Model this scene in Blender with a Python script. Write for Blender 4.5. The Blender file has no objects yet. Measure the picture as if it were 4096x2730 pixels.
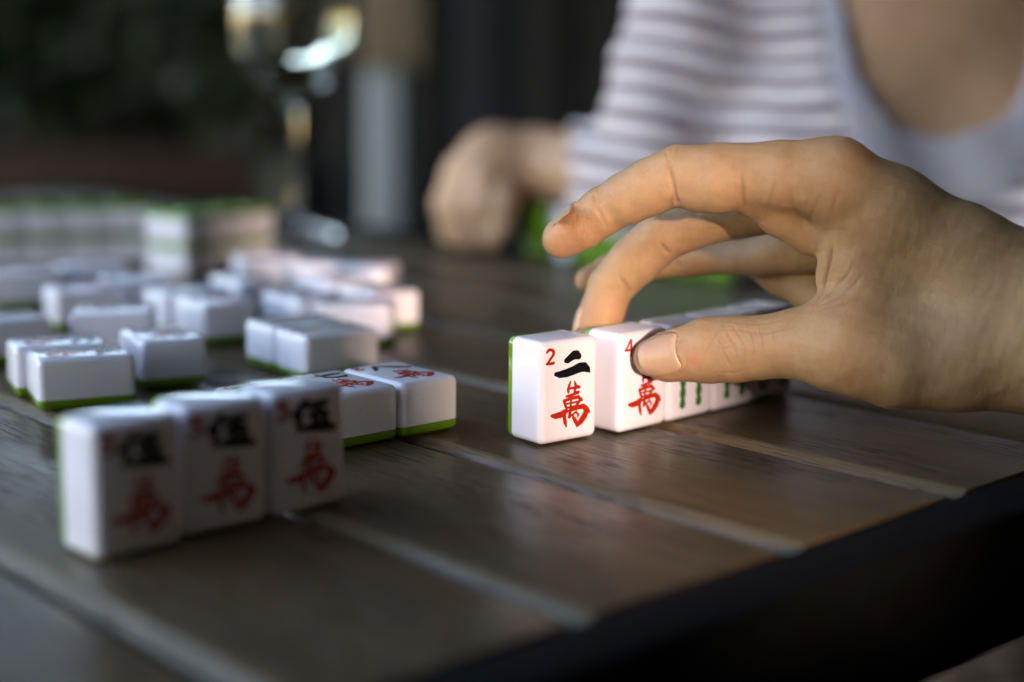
import bpy, bmesh, math, random
import numpy as np
from mathutils import Vector, Matrix

C = bpy.context.scene
COL = C.collection
R = math.radians

# ------------------------------------------------------------------ camera
cam_data = bpy.data.cameras.new('camera')
cam = bpy.data.objects.new('camera', cam_data)
COL.objects.link(cam)
cam_data.sensor_width = 36.0
cam_data.lens = 53.18
cam_data.clip_start = 0.02
cam_data.clip_end = 200.0
cam.matrix_world = (Matrix.Translation((0, 0, 0.139)) @ Matrix.Rotation(math.pi / 2 - 0.1748, 4, 'X')
                    @ Matrix.Rotation(0.0125, 4, 'Z'))
cam_data.dof.use_dof = True
cam_data.dof.focus_distance = 0.572
cam_data.dof.aperture_fstop = 2.9
C.camera = cam

# ------------------------------------------------------------------ light
SUN_EL, SUN_AZ_VEC = R(9), Vector((0.33, -0.94, 0)).normalized()   # where the sun stands
world = bpy.data.worlds.new('World')
C.world = world
world.use_nodes = True
nt = world.node_tree
nt.nodes.clear()
sky = nt.nodes.new('ShaderNodeTexSky')
sky.sky_type = 'NISHITA'
sky.sun_disc = False
sky.sun_elevation = SUN_EL
sky.sun_rotation = math.atan2(SUN_AZ_VEC.x, SUN_AZ_VEC.y)
sky.air_density = 1.0
sky.dust_density = 0.1
sky.ozone_density = 1.5
bg = nt.nodes.new('ShaderNodeBackground')
bg.inputs['Strength'].default_value = 0.15
wo = nt.nodes.new('ShaderNodeOutputWorld')
nt.links.new(sky.outputs[0], bg.inputs[0])
nt.links.new(bg.outputs[0], wo.inputs[0])

sun_data = bpy.data.lights.new('sun', 'SUN')
sun_data.energy = 0.47
sun_data.angle = R(2.2)
sun_data.color = (1.0, 0.87, 0.72)
sun = bpy.data.objects.new('sun', sun_data)
COL.objects.link(sun)
sd = Vector((SUN_AZ_VEC.x * math.cos(SUN_EL), SUN_AZ_VEC.y * math.cos(SUN_EL), math.sin(SUN_EL)))
sun.rotation_euler = sd.to_track_quat('Z', 'Y').to_euler()
sun.location = sd * 10

C.view_settings.view_transform = 'Standard'
C.view_settings.look = 'None'
C.view_settings.exposure = 3.48
C.view_settings.use_white_balance = True
C.view_settings.white_balance_temperature = 7200
C.view_settings.white_balance_tint = 24
C.view_settings.gamma = 1.0
C.cycles.max_bounces = 10
C.cycles.diffuse_bounces = 4
C.cycles.glossy_bounces = 5
C.cycles.transmission_bounces = 10
C.cycles.sample_clamp_indirect = 6.0
C.cycles.use_denoising = True

HAND = {"thumb": [[54.22, 578.97, 30.65, 6.95], [60.31, 579.07, 31.22, 9.66], [75.72, 574.63, 34.82, 12.77], [85.56, 569.82, 36.33, 12.83], [93.9, 565.01, 37.82, 12.05], [106.78, 559.42, 40.65, 13.07], [123.44, 553.54, 41.91, 16.17]], "index": [[18.94, 583.01, 76.53, 7.91], [26.81, 580.94, 82.06, 9.04], [34.11, 578.86, 87.53, 9.33], [37.02, 578.16, 89.29, 8.81], [42.91, 575.74, 92.89, 10.09], [50.77, 572.47, 97.35, 10.68], [58.63, 570.05, 100.89, 10.95], [62.1, 569.31, 102.45, 11.25], [68.88, 567.12, 101.54, 12.52], [75.79, 564.09, 101.67, 12.93], [82.1, 563.25, 102.61, 12.27], [85.17, 562.36, 103.35, 11.6], [98.96, 558.35, 103.63, 12.8], [116.73, 555.18, 102.95, 14.0]], "middle": [[31.44, 612.1, 28.49, 7.87], [35.43, 613.82, 38.23, 9.48], [40.0, 615.49, 53.4, 9.29], [49.11, 614.29, 63.91, 10.31], [61.69, 610.35, 76.07, 10.56], [79.92, 603.41, 82.77, 9.38], [100.76, 594.21, 88.19, 9.91], [118.77, 582.83, 92.76, 13.39]], "ring": [[32.11, 644.69, 52.04, 5.42], [41.54, 647.45, 56.14, 6.75], [54.63, 647.93, 58.89, 7.13], [71.27, 646.24, 60.81, 7.11], [86.21, 639.51, 62.94, 6.84], [101.68, 626.68, 65.05, 7.97], [122.14, 603.83, 73.66, 11.51]], "little": [[61.72, 664.11, 58.5, 5.38], [77.07, 664.48, 60.59, 5.96], [95.4, 658.72, 62.46, 6.09], [110.51, 646.65, 63.14, 7.11], [128.45, 624.81, 65.97, 10.84]], "palm": [[[118.23, 561.93, 100.9], [125.59, 614.65, 83.17], [209.07, 579.01, 53.85], 11.28], [[125.59, 614.65, 83.17], [129.61, 622.14, 68.12], [214.48, 593.25, 48.26], 10.97], [[129.61, 622.14, 68.12], [193.85, 592.01, 41.21], [209.12, 578.42, 50.53], 11.87]], "web": [[[125.93, 558.54, 93.23], [131.54, 553.28, 40.42], [182.91, 547.42, 64.73], 9.95], [[123.1, 556.26, 91.79], [122.38, 561.73, 65.25], [133.08, 554.41, 46.81], 8.96], [[131.54, 553.28, 40.42], [182.91, 547.42, 64.73], [178.78, 544.11, 40.26], 11.32]], "back": [[116.73, 555.18, 102.95, 14.0], [138.86, 555.1, 90.97, 15.01], [164.89, 553.43, 75.77, 16.95], [189.03, 551.4, 64.25, 18.39]], "thenar": [[123.45, 553.4, 41.12, 15.84], [142.39, 550.72, 37.42, 17.4], [164.07, 547.74, 37.77, 17.95], [189.33, 547.28, 40.94, 19.83]], "forearm": [[180.88, 553.24, 51.7, 26.0], [202.17, 544.56, 48.55, 27.0], [239.99, 520.97, 41.46, 31.0], [299.7, 477.65, 26.18, 38.0], [362.1, 417.45, 30.26, 42.0]], "mound": [[91.41, 566.76, 93.73, 7.49], [101.43, 569.13, 89.9, 9.82], [113.23, 571.09, 83.79, 11.52]], "heel": [[101.33, 641.43, 62.34, 6.68], [114.08, 633.39, 57.02, 8.08], [129.71, 613.76, 49.37, 9.99]], "crease": [[[[57.23, 563.34, 108.88], [57.93, 562.5, 104.13], [59.13, 561.52, 98.59], [60.48, 560.63, 93.53], [62.14, 560.01, 90.06]], 0.5, 0.8], [[[59.79, 561.24, 97.01], [58.39, 560.62, 93.5], [57.94, 560.12, 90.64]], 0.35, 0.7], [[[28.52, 561.45, 98.21], [29.53, 560.89, 95.05], [31.87, 559.78, 88.73], [34.5, 558.94, 84.0]], 0.35, 0.7], [[[84.2, 562.41, 103.66], [84.58, 561.57, 98.9], [84.95, 560.88, 94.94], [85.33, 560.18, 90.98]], 0.45, 0.8], [[[96.8, 561.88, 100.64], [95.41, 561.04, 95.86], [93.87, 560.05, 90.29]], 0.25, 0.7], [[[102.94, 561.61, 99.13], [103.35, 560.5, 92.79], [106.0, 559.38, 86.47], [108.0, 558.54, 81.74]], 0.25, 0.7], [[[58.46, 597.72, 73.54], [61.43, 597.12, 70.18], [65.78, 596.65, 67.51]], 0.5, 0.8], [[[42.58, 595.28, 59.74], [44.68, 594.8, 57.05], [46.96, 594.33, 54.36]], 0.5, 0.8], [[[77.8, 552.82, 49.32], [80.44, 551.9, 44.11], [82.75, 551.21, 40.18], [83.94, 550.37, 35.43]], 0.26, 0.5], [[[81.03, 552.74, 48.88], [84.31, 551.91, 44.16], [86.13, 551.21, 40.22], [86.36, 550.23, 34.67]], 0.24, 0.5], [[[76.27, 551.75, 43.27], [77.92, 551.2, 40.12], [79.25, 550.64, 36.96], [81.88, 549.86, 32.55]], 0.22, 0.5], [[[87.15, 552.76, 48.96], [88.98, 551.92, 44.22], [89.69, 551.08, 39.47], [88.63, 550.1, 33.9]], 0.18, 0.5], [[[74.37, 551.27, 40.55], [78.72, 551.2, 40.13], [82.74, 551.35, 40.97]], 0.14, 0.5], [[[79.41, 552.88, 49.65], [75.44, 552.03, 44.85], [72.76, 551.19, 40.05]], 0.12, 0.5], [[[77.22, 549.65, 31.38], [82.87, 549.58, 30.98], [88.48, 549.93, 32.95]], 0.16, 0.5], [[[74.61, 552.31, 46.42], [82.66, 552.38, 46.84], [93.96, 552.13, 45.39], [105.2, 552.66, 48.39]], 0.12, 0.5], [[[79.41, 552.88, 49.65], [90.69, 552.76, 49.0], [101.95, 553.07, 50.72]], 0.12, 0.5], [[[91.51, 552.57, 47.9], [92.69, 551.93, 44.26], [93.22, 551.23, 40.3]], 0.14, 0.5], [[[115.92, 548.04, 79.77], [114.91, 546.66, 71.96], [113.1, 545.42, 64.93], [110.18, 544.23, 58.19]], 0.7, 1.0], [[[108.92, 548.58, 82.8], [113.96, 548.86, 84.42], [121.86, 548.96, 84.98]], 0.2, 0.55], [[[108.68, 547.48, 76.56], [114.05, 547.57, 77.09], [122.78, 547.23, 75.18]], 0.2, 0.55], [[[109.08, 546.32, 70.02], [113.35, 546.39, 70.38], [120.48, 546.18, 69.23]], 0.16, 0.55], [[[110.5, 544.18, 57.88], [115.82, 545.02, 62.62], [121.29, 545.91, 67.68], [125.16, 547.1, 74.43]], 0.25, 0.6], [[[111.14, 544.04, 57.11], [118.22, 544.64, 60.47], [124.49, 545.45, 65.07], [128.38, 546.42, 70.57]], 0.2, 0.6], [[[111.95, 543.85, 56.03], [119.83, 544.2, 58.0], [126.92, 544.63, 60.42]], 0.16, 0.6], [[[107.61, 549.12, 85.9], [108.5, 549.95, 90.58], [111.28, 550.92, 96.07]], 0.2, 0.6], [[[113.94, 549.14, 85.97], [116.21, 550.52, 93.79], [118.51, 551.62, 100.05]], 0.14, 0.6], [[[60.88, 564.1, 113.21], [60.25, 563.9, 112.09], [59.79, 563.59, 110.34]], 0.2, 0.5], [[[55.74, 563.78, 111.4], [56.57, 563.47, 109.66]], 0.18, 0.5]], "nails": [{"c": [53.08, 565.38, 34.2], "tip": [46.72, 568.09, 32.26], "n": [46.13, 492.01, 50.0], "len": 15.6, "wid": 15.8}, {"c": [21.36, 589.59, 85.05], "tip": [16.06, 590.6, 79.27], "n": [16.78, 722.0, 87.32], "len": 10.0, "wid": 9.0}, {"c": [26.59, 617.08, 39.4], "tip": [24.37, 616.96, 33.01], "n": [11.47, 633.29, 44.97], "len": 11.0, "wid": 11.0}], "spots": [[66.45, 540.56, 37.4]]}
GLYPHS = {"two_digit": [[[-11.74, 16.04, 0.56], [-11.32, 16.63, 0.62], [-10.4, 16.91, 0.62], [-9.2, 16.68, 0.67], [-8.51, 15.92, 0.73], [-8.59, 15.05, 0.73], [-9.34, 14.11, 0.67], [-10.35, 13.01, 0.62], [-11.44, 11.79, 0.56]], [[-11.77, 11.58, 0.56], [-10.33, 11.53, 0.62], [-8.46, 11.63, 0.67]], [[-8.38, 11.93, 0.45], [-8.37, 11.49, 0.51]]], "two": [[[-2.37, 11.91, 1.02], [-1.34, 12.07, 1.43], [0.17, 12.94, 1.63], [1.59, 13.63, 1.84], [2.98, 13.56, 1.84], [4.08, 12.94, 1.38], [4.84, 12.36, 0.51]], [[-7.37, 7.21, 0.87], [-5.14, 6.85, 1.43], [-1.69, 7.07, 1.73], [1.78, 7.74, 1.84], [4.6, 8.47, 2.04], [7.02, 8.42, 1.94], [8.71, 7.42, 1.38], [9.89, 6.13, 0.41]]], "wan": [[[0.11, 3.3, 0.5], [-0.48, 2.14, 0.71], [-0.98, 0.59, 0.82], [-0.78, -0.65, 0.55]], [[2.29, 3.13, 0.5], [2.75, 1.79, 0.71], [2.52, 0.21, 0.71], [2.19, -1.04, 0.6]], [[-0.89, 0.84, 0.55], [1.89, 0.86, 0.6], [4.7, 0.87, 0.71]], [[3.41, 1.53, 0.44], [4.52, 0.89, 0.66]], [[2.19, -1.11, 0.5], [4.38, -1.09, 0.66]], [[-1.8, -2.08, 0.55], [0.2, -1.95, 0.71], [2.37, -1.55, 0.66], [4.34, -1.28, 0.6]], [[-2.99, -3.61, 0.71], [-2.27, -5.37, 0.66], [-1.55, -6.87, 0.66]], [[-2.99, -3.68, 0.71], [0.65, -3.19, 0.71], [4.15, -2.94, 0.82], [6.12, -4.46, 0.6]], [[5.49, -4.0, 0.82], [4.11, -5.46, 0.71], [2.9, -6.62, 0.6]], [[-2.37, -5.04, 0.44], [0.68, -4.87, 0.44], [3.97, -4.86, 0.5]], [[-1.82, -6.58, 0.5], [0.71, -6.55, 0.5], [3.12, -6.38, 0.5]], [[0.65, -3.19, 0.55], [0.51, -5.05, 0.6], [0.29, -7.6, 0.82], [-0.02, -10.16, 0.89]], [[-9.05, -8.69, 0.66], [-7.07, -9.05, 1.21], [-4.48, -8.85, 1.32], [-2.66, -8.22, 1.32]], [[-3.54, -7.8, 0.77], [-1.01, -7.97, 0.6], [1.16, -7.64, 0.71], [4.23, -7.03, 0.99], [6.87, -6.95, 1.1], [8.41, -8.3, 1.32], [9.94, -9.46, 0.66]], [[-2.84, -7.88, 0.99], [-2.63, -10.17, 0.94], [-2.17, -12.16, 0.94], [-1.62, -13.85, 0.44]], [[8.68, -8.76, 1.44], [7.66, -10.75, 1.54], [5.66, -12.8, 1.44], [3.75, -14.58, 0.44]], [[1.92, -10.78, 0.77], [2.91, -12.13, 0.99], [3.82, -13.61, 0.89]], [[-0.54, -10.29, 0.5], [1.42, -9.68, 0.6], [3.38, -8.62, 0.5]], [[3.38, -8.94, 0.44], [4.54, -9.99, 0.55], [3.94, -10.76, 0.44]]], "four_digit": [[[-9.04, 16.98, 0.56], [-10.37, 15.06, 0.56], [-11.79, 13.31, 0.51]], [[-11.79, 13.21, 0.51], [-8.22, 13.18, 0.51]], [[-8.7, 16.94, 0.62], [-8.57, 14.1, 0.67], [-8.54, 11.1, 0.62]]], "five_digit": [[[-8.27, 16.65, 0.69], [-11.24, 16.74, 0.76]], [[-11.33, 16.75, 0.76], [-11.55, 14.7, 0.69]], [[-11.55, 14.7, 0.69], [-9.73, 14.78, 0.82], [-8.23, 13.69, 0.89], [-8.64, 12.21, 0.89], [-9.9, 11.23, 0.82], [-11.77, 11.73, 0.69]]], "six_digit": [[[-8.69, 16.63, 0.51], [-10.59, 15.87, 0.56], [-11.54, 13.76, 0.66], [-10.97, 11.65, 0.61], [-9.26, 11.48, 0.61], [-8.3, 12.49, 0.61], [-9.08, 13.9, 0.56], [-10.99, 13.7, 0.51]]], "seven_digit": [[[-11.83, 16.67, 0.56], [-8.35, 16.72, 0.56]], [[-8.35, 16.72, 0.51], [-9.72, 14.21, 0.61], [-10.54, 11.2, 0.56]]], "eight_digit": [[[-9.94, 14.23, 0.51], [-11.44, 15.47, 0.56], [-10.61, 16.81, 0.56], [-9.03, 16.6, 0.56], [-8.59, 15.36, 0.56], [-9.94, 14.23, 0.51], [-11.54, 13.13, 0.61], [-11.18, 11.52, 0.61], [-8.96, 11.3, 0.61], [-8.3, 12.65, 0.61], [-9.94, 14.23, 0.51]]], "five": [[[-1.39, 15.47, 1.33], [-3.52, 13.61, 1.46], [-6.06, 11.64, 1.07]], [[-3.73, 13.47, 1.33], [-3.89, 10.16, 1.46], [-4.02, 6.99, 1.07]], [[-0.07, 14.23, 1.2], [3.4, 14.38, 1.33], [6.9, 14.46, 1.07]], [[4.06, 14.16, 1.46], [3.24, 11.36, 1.59], [1.78, 7.67, 1.46]], [[0.41, 11.32, 1.2], [4.33, 11.42, 1.33], [6.53, 11.04, 1.46], [5.71, 7.91, 1.33]], [[-1.69, 7.07, 1.2], [2.22, 7.15, 1.73], [6.6, 7.02, 2.12], [9.72, 5.89, 1.07]]], "six": [[[-0.09, 15.5, 1.06], [2.1, 13.87, 1.4]], [[-6.93, 12.36, 1.06], [-0.04, 12.48, 1.53], [8.69, 12.75, 1.17]], [[-1.32, 11.17, 1.17], [-3.44, 8.84, 1.29], [-6.42, 6.6, 0.7]], [[2.59, 11.11, 1.06], [5.7, 8.23, 1.64], [8.4, 5.38, 1.4]]], "seven": [[[-7.76, 10.54, 1.06], [-1.32, 11.17, 1.53], [5.2, 11.81, 1.53], [9.59, 12.19, 0.7]], [[-0.09, 15.19, 0.94], [-0.02, 11.05, 1.29], [0.47, 7.81, 1.4], [3.55, 6.21, 1.4], [7.95, 5.92, 1.4], [9.24, 7.56, 0.59]]], "eight": [[[-2.23, 13.8, 1.06], [-3.05, 11.03, 1.4], [-6.0, 7.19, 0.7]], [[-0.52, 14.91, 0.82], [1.69, 12.79, 1.17], [4.81, 9.29, 1.76], [9.28, 5.62, 1.53]]]}

# ------------------------------------------------------------------ materials
def new_mat(name):
    m = bpy.data.materials.new(name)
    m.use_nodes = True
    return m, m.node_tree, m.node_tree.nodes['Principled BSDF']

def N(t, typ, **kw):
    n = t.nodes.new(typ)
    for k, v in kw.items():
        setattr(n, k, v)
    return n

def coords(t, scale=(1, 1, 1), kind='Object', loc=(0, 0, 0)):
    tc = N(t, 'ShaderNodeTexCoord')
    mp = N(t, 'ShaderNodeMapping')
    mp.inputs['Scale'].default_value = scale
    mp.inputs['Location'].default_value = loc
    t.links.new(tc.outputs[kind], mp.inputs[0])
    return mp.outputs[0]

def noise(t, vec, scale, detail=4, rough=0.55, dist=0.0):
    n = N(t, 'ShaderNodeTexNoise')
    n.inputs['Scale'].default_value = scale
    n.inputs['Detail'].default_value = detail
    n.inputs['Roughness'].default_value = rough
    n.inputs['Distortion'].default_value = dist
    if vec is not None:
        t.links.new(vec, n.inputs['Vector'])
    return n.outputs['Fac']

def ramp(t, fac, stops):
    r = N(t, 'ShaderNodeValToRGB')
    el = r.color_ramp.elements
    while len(el) < len(stops):
        el.new(0.5)
    for e, (p, c) in zip(el, stops):
        e.position = p
        e.color = (*c, 1) if len(c) == 3 else c
    t.links.new(fac, r.inputs[0])
    return r.outputs[0]

def mixc(t, fac, a, b, mode='MIX'):
    m = N(t, 'ShaderNodeMix', data_type='RGBA', blend_type=mode)
    for sock, v in ((m.inputs[0], fac), (m.inputs[6], a), (m.inputs[7], b)):
        if hasattr(v, 'is_output'):
            t.links.new(v, sock)
        elif isinstance(v, (int, float)):
            sock.default_value = v
        else:
            sock.default_value = (*v, 1)
    return m.outputs[2]

def maths(t, op, a, b=0.0, c=None):
    m = N(t, 'ShaderNodeMath', operation=op)
    for i, v in enumerate((a, b, c)):
        if v is None:
            continue
        if hasattr(v, 'is_output'):
            t.links.new(v, m.inputs[i])
        else:
            m.inputs[i].default_value = v
    return m.outputs[0]

def bump(t, height, strength, dist, prev=None):
    b = N(t, 'ShaderNodeBump')
    b.inputs['Strength'].default_value = strength
    b.inputs['Distance'].default_value = dist
    t.links.new(height, b.inputs['Height'])
    if prev is not None:
        t.links.new(prev, b.inputs['Normal'])
    return b.outputs[0]

def plain(name, col, rough=0.5, spec=0.5, var=0.15, vscale=30, metallic=0.0, bmp=0.0):
    m, t, p = new_mat(name)
    v = coords(t)
    f = noise(t, v, vscale, 5)
    a = tuple(x * (1 - var) for x in col)
    b = tuple(min(1, x * (1 + var)) for x in col)
    t.links.new(ramp(t, f, [(0.3, a), (0.7, b)]), p.inputs['Base Color'])
    t.links.new(maths(t, 'MULTIPLY_ADD', f, 0.12, rough - 0.06), p.inputs['Roughness'])
    p.inputs['Specular IOR Level'].default_value = spec
    p.inputs['Metallic'].default_value = metallic
    if bmp:
        t.links.new(bump(t, f, 0.4, bmp), p.inputs['Normal'])
    return m

def tile_mat(name, col, sss):
    m, t, p = new_mat(name)
    v = coords(t)
    f = noise(t, v, 60, 3)
    g = noise(t, v, 420, 2)
    a = tuple(x * 0.97 for x in col)
    c = ramp(t, f, [(0.35, a), (0.65, col)])
    # a few tiny dirt flecks of handling
    fleck = ramp(t, g, [(0.76, (1, 1, 1)), (0.80, (0.86, 0.83, 0.80))])
    c = mixc(t, 1.0, c, fleck, 'MULTIPLY')
    t.links.new(c, p.inputs['Base Color'])
    t.links.new(maths(t, 'MULTIPLY_ADD', f, 0.06, 0.06), p.inputs['Roughness'])
    p.inputs['IOR'].default_value = 1.5
    if sss:
        p.inputs['Subsurface Weight'].default_value = sss
        p.inputs['Subsurface Radius'].default_value = (1.0, 0.85, 0.7)
        p.inputs['Subsurface Scale'].default_value = 0.0025
    h = noise(t, v, 35, 2)
    t.links.new(bump(t, h, 0.12, 0.0006), p.inputs['Normal'])
    return m

M_WHITE = tile_mat('white_melamine', (0.80, 0.765, 0.83), 0.35)
M_GREEN = tile_mat('green_melamine', (0.13, 0.27, 0.010), 0.0)

def paint(name, col):
    m, t, p = new_mat(name)
    v = coords(t)
    f = noise(t, v, 900, 3)
    t.links.new(ramp(t, f, [(0.3, tuple(x * 0.8 for x in col)), (0.7, tuple(min(1, x * 1.2) for x in col))]), p.inputs['Base Color'])
    p.inputs['Roughness'].default_value = 0.16
    t.links.new(bump(t, f, 0.5, 0.0002), p.inputs['Normal'])
    return m
M_RED = paint('red_paint', (0.42, 0.022, 0.006))
M_BLACK = paint('black_paint', (0.006, 0.006, 0.007))
M_GPAINT = paint('green_paint', (0.025, 0.14, 0.03))

def wood_mat():
    m, t, p = new_mat('varnished_plank_wood')
    oi = N(t, 'ShaderNodeObjectInfo')
    tc = N(t, 'ShaderNodeTexCoord')
    off = N(t, 'ShaderNodeVectorMath', operation='MULTIPLY_ADD')
    comb = N(t, 'ShaderNodeCombineXYZ')
    for i in range(3):
        t.links.new(oi.outputs['Random'], comb.inputs[i])
    t.links.new(comb.outputs[0], off.inputs[0])
    off.inputs[1].default_value = (7.0, 5.0, 3.0)
    t.links.new(tc.outputs['Object'], off.inputs[2])
    def mp(scale):
        k = N(t, 'ShaderNodeMapping')
        k.inputs['Scale'].default_value = scale
        t.links.new(off.outputs[0], k.inputs[0])
        return k.outputs[0]
    grain = noise(t, mp((2.0, 55, 55)), 4.0, 6, 0.6, 0.6)
    broad = noise(t, mp((1.5, 9, 9)), 2.2, 4, 0.5, 0.8)
    col = ramp(t, grain, [(0.25, (0.046, 0.0275, 0.012)), (0.5, (0.094, 0.059, 0.027)), (0.8, (0.142, 0.092, 0.044))])
    col2 = ramp(t, broad, [(0.3, (0.74, 0.72, 0.70)), (0.7, (1.15, 1.12, 1.05))])
    col = mixc(t, 1.0, col, col2, 'MULTIPLY')
    # open pores: short dark dashes along the grain, in patches
    pores = noise(t, mp((16, 330, 60)), 4.0, 1, 0.4, 0.15)
    patch = noise(t, mp((5, 14, 9)), 2.0, 2)
    pore = maths(t, 'MULTIPLY', ramp(t, pores, [(0.56, (0, 0, 0)), (0.62, (1, 1, 1))]),
                 ramp(t, patch, [(0.42, (0, 0, 0)), (0.56, (1, 1, 1))]))
    col = mixc(t, maths(t, 'MULTIPLY', pore, 0.75), col, (0.012, 0.009, 0.007))
    # dark knots and scratches
    nick = noise(t, mp((9, 30, 20)), 3.0, 3, 0.5, 1.2)
    nk = ramp(t, nick, [(0.735, (0, 0, 0)), (0.77, (1, 1, 1))])
    col = mixc(t, maths(t, 'MULTIPLY', nk, 0.7), col, (0.02, 0.013, 0.012))
    wr = N(t, 'ShaderNodeAttribute', attribute_name='edge_sheen')
    sheen_mask = maths(t, 'MULTIPLY', wr.outputs['Fac'], ramp(t, broad, [(0.25, (0.45, 0.45, 0.45)), (0.6, (0.95, 0.95, 0.95))]))
    col = mixc(t, sheen_mask, col, (0.19, 0.130, 0.072))  # paints the bright sheen of the bevels into their worn tan edges
    t.links.new(col, p.inputs['Base Color'])
    smear = noise(t, mp((5, 12, 10)), 3.0, 5, 0.6)
    t.links.new(maths(t, 'ADD', maths(t, 'MULTIPLY_ADD', smear, 0.22, 0.24), maths(t, 'MULTIPLY', pore, 0.2)), p.inputs['Roughness'])
    p.inputs['Specular IOR Level'].default_value = 0.30
    b1 = bump(t, grain, 0.12, 0.0006)
    b2 = bump(t, maths(t, 'SUBTRACT', 1.0, pore), 0.9, 0.0006, b1)
    dust = noise(t, mp((420, 420, 420)), 1.0, 2)
    b3 = bump(t, ramp(t, dust, [(0.70, (0, 0, 0)), (0.78, (1, 1, 1))]), 0.35, 0.0003, b2)
    t.links.new(b3, p.inputs['Normal'])
    return m
M_WOOD = wood_mat()
M_FRAME = plain('black_metal', (0.006, 0.006, 0.0065), 0.8, 0.06, 0.2, 90, 0.0, 0.0003)

def skin_mat(name, base, fine):
    m, t, p = new_mat(name)
    v = coords(t)
    big = noise(t, v, 45, 4, 0.6)
    mid = noise(t, v, 210, 4, 0.6)
    dark = tuple(x * f for x, f in zip(base, (0.90, 0.86, 0.82)))
    light = tuple(min(1, x * f) for x, f in zip(base, (1.05, 1.06, 1.07)))
    c = ramp(t, big, [(0.3, dark), (0.5, base), (0.7, light)])
    c = mixc(t, 0.35, c, ramp(t, mid, [(0.35, (0.86, 0.82, 0.78)), (0.65, (1.12, 1.13, 1.14))]), 'MULTIPLY')
    if fine:
        at = N(t, 'ShaderNodeAttribute', attribute_name='redness')
        c = mixc(t, at.outputs['Fac'], c, (0.60, 0.17, 0.09))
        cr = N(t, 'ShaderNodeAttribute', attribute_name='crease')
        c = mixc(t, maths(t, 'MULTIPLY', cr.outputs['Fac'], 0.38), c, (0.22, 0.085, 0.035))
        # small freckles
        fr = noise(t, v, 190, 1)
        c = mixc(t, maths(t, 'MULTIPLY', ramp(t, fr, [(0.78, (0, 0, 0)), (0.82, (1, 1, 1))]), 0.5), c, (0.16, 0.07, 0.03))
    t.links.new(c, p.inputs['Base Color'])
    p.inputs['Subsurface Weight'].default_value = 0.35 if fine else 0.0
    p.inputs['Subsurface Radius'].default_value = (1.0, 0.32, 0.12)
    p.inputs['Subsurface Scale'].default_value = 0.006
    t.links.new(maths(t, 'MULTIPLY_ADD', mid, 0.18, 0.40), p.inputs['Roughness'])
    p.inputs['Specular IOR Level'].default_value = 0.42
    if fine:
        vo = N(t, 'ShaderNodeTexVoronoi', feature='DISTANCE_TO_EDGE')
        vo.inputs['Scale'].default_value = 880
        wob = N(t, 'ShaderNodeVectorMath', operation='MULTIPLY_ADD')
        nz = N(t, 'ShaderNodeTexNoise')
        nz.inputs['Scale'].default_value = 260
        t.links.new(v, nz.inputs['Vector'])
        t.links.new(nz.outputs['Color'], wob.inputs[0])
        wob.inputs[1].default_value = (0.002, 0.002, 0.002)
        t.links.new(v, wob.inputs[2])
        t.links.new(wob.outputs[0], vo.inputs['Vector'])
        cell = ramp(t, vo.outputs['Distance'], [(0.0, (0, 0, 0)), (0.14, (1, 1, 1))])
        line = ramp(t, vo.outputs['Distance'], [(0.0, (0.80, 0.76, 0.72)), (0.10, (1, 1, 1))])
        c2 = mixc(t, 0.22, c, line, 'MULTIPLY')
        t.links.new(c2, p.inputs['Base Color'])
        b1 = bump(t, cell, 0.30, 0.0005)
        # long soft lines across the thumb root and the back of the hand
        wv = N(t, 'ShaderNodeMapping')
        wv.inputs['Rotation'].default_value = (0.0, R(12), R(8))
        wv.inputs['Scale'].default_value = (260, 130, 60)
        t.links.new(v, wv.inputs[0])
        ln = noise(t, wv.outputs[0], 2.2, 3, 0.6, 0.8)
        b2 = bump(t, ln, 0.4, 0.0006, b1)
        b3 = bump(t, mid, 0.25, 0.0006, b2)
        t.links.new(b3, p.inputs['Normal'])
    return m
M_SKIN = skin_mat('tan_skin', (0.435, 0.255, 0.127), True)
M_SKIN_FAR = skin_mat('light_brown_skin', (0.58, 0.335, 0.20), False)

def nail_mat():
    m, t, p = new_mat('fingernail_keratin')
    at = N(t, 'ShaderNodeAttribute', attribute_name='nail_u')
    v = coords(t)
    f = noise(t, v, 160, 3)
    c = ramp(t, at.outputs['Fac'], [(0.0, (0.56, 0.38, 0.24)), (0.12, (0.48, 0.28, 0.17)), (0.80, (0.50, 0.30, 0.185)), (0.92, (0.54, 0.37, 0.25)), (1.0, (0.62, 0.48, 0.32))])
    c = mixc(t, 0.4, c, ramp(t, f, [(0.3, (0.9, 0.88, 0.86)), (0.7, (1.08, 1.08, 1.08))]), 'MULTIPLY')
    t.links.new(c, p.inputs['Base Color'])
    p.inputs['Roughness'].default_value = 0.33
    p.inputs['Subsurface Weight'].default_value = 0.25
    p.inputs['Subsurface Radius'].default_value = (1.0, 0.4, 0.2)
    p.inputs['Subsurface Scale'].default_value = 0.003
    t.links.new(bump(t, f, 0.15, 0.0003), p.inputs['Normal'])
    return m
M_NAIL = nail_mat()

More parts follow.
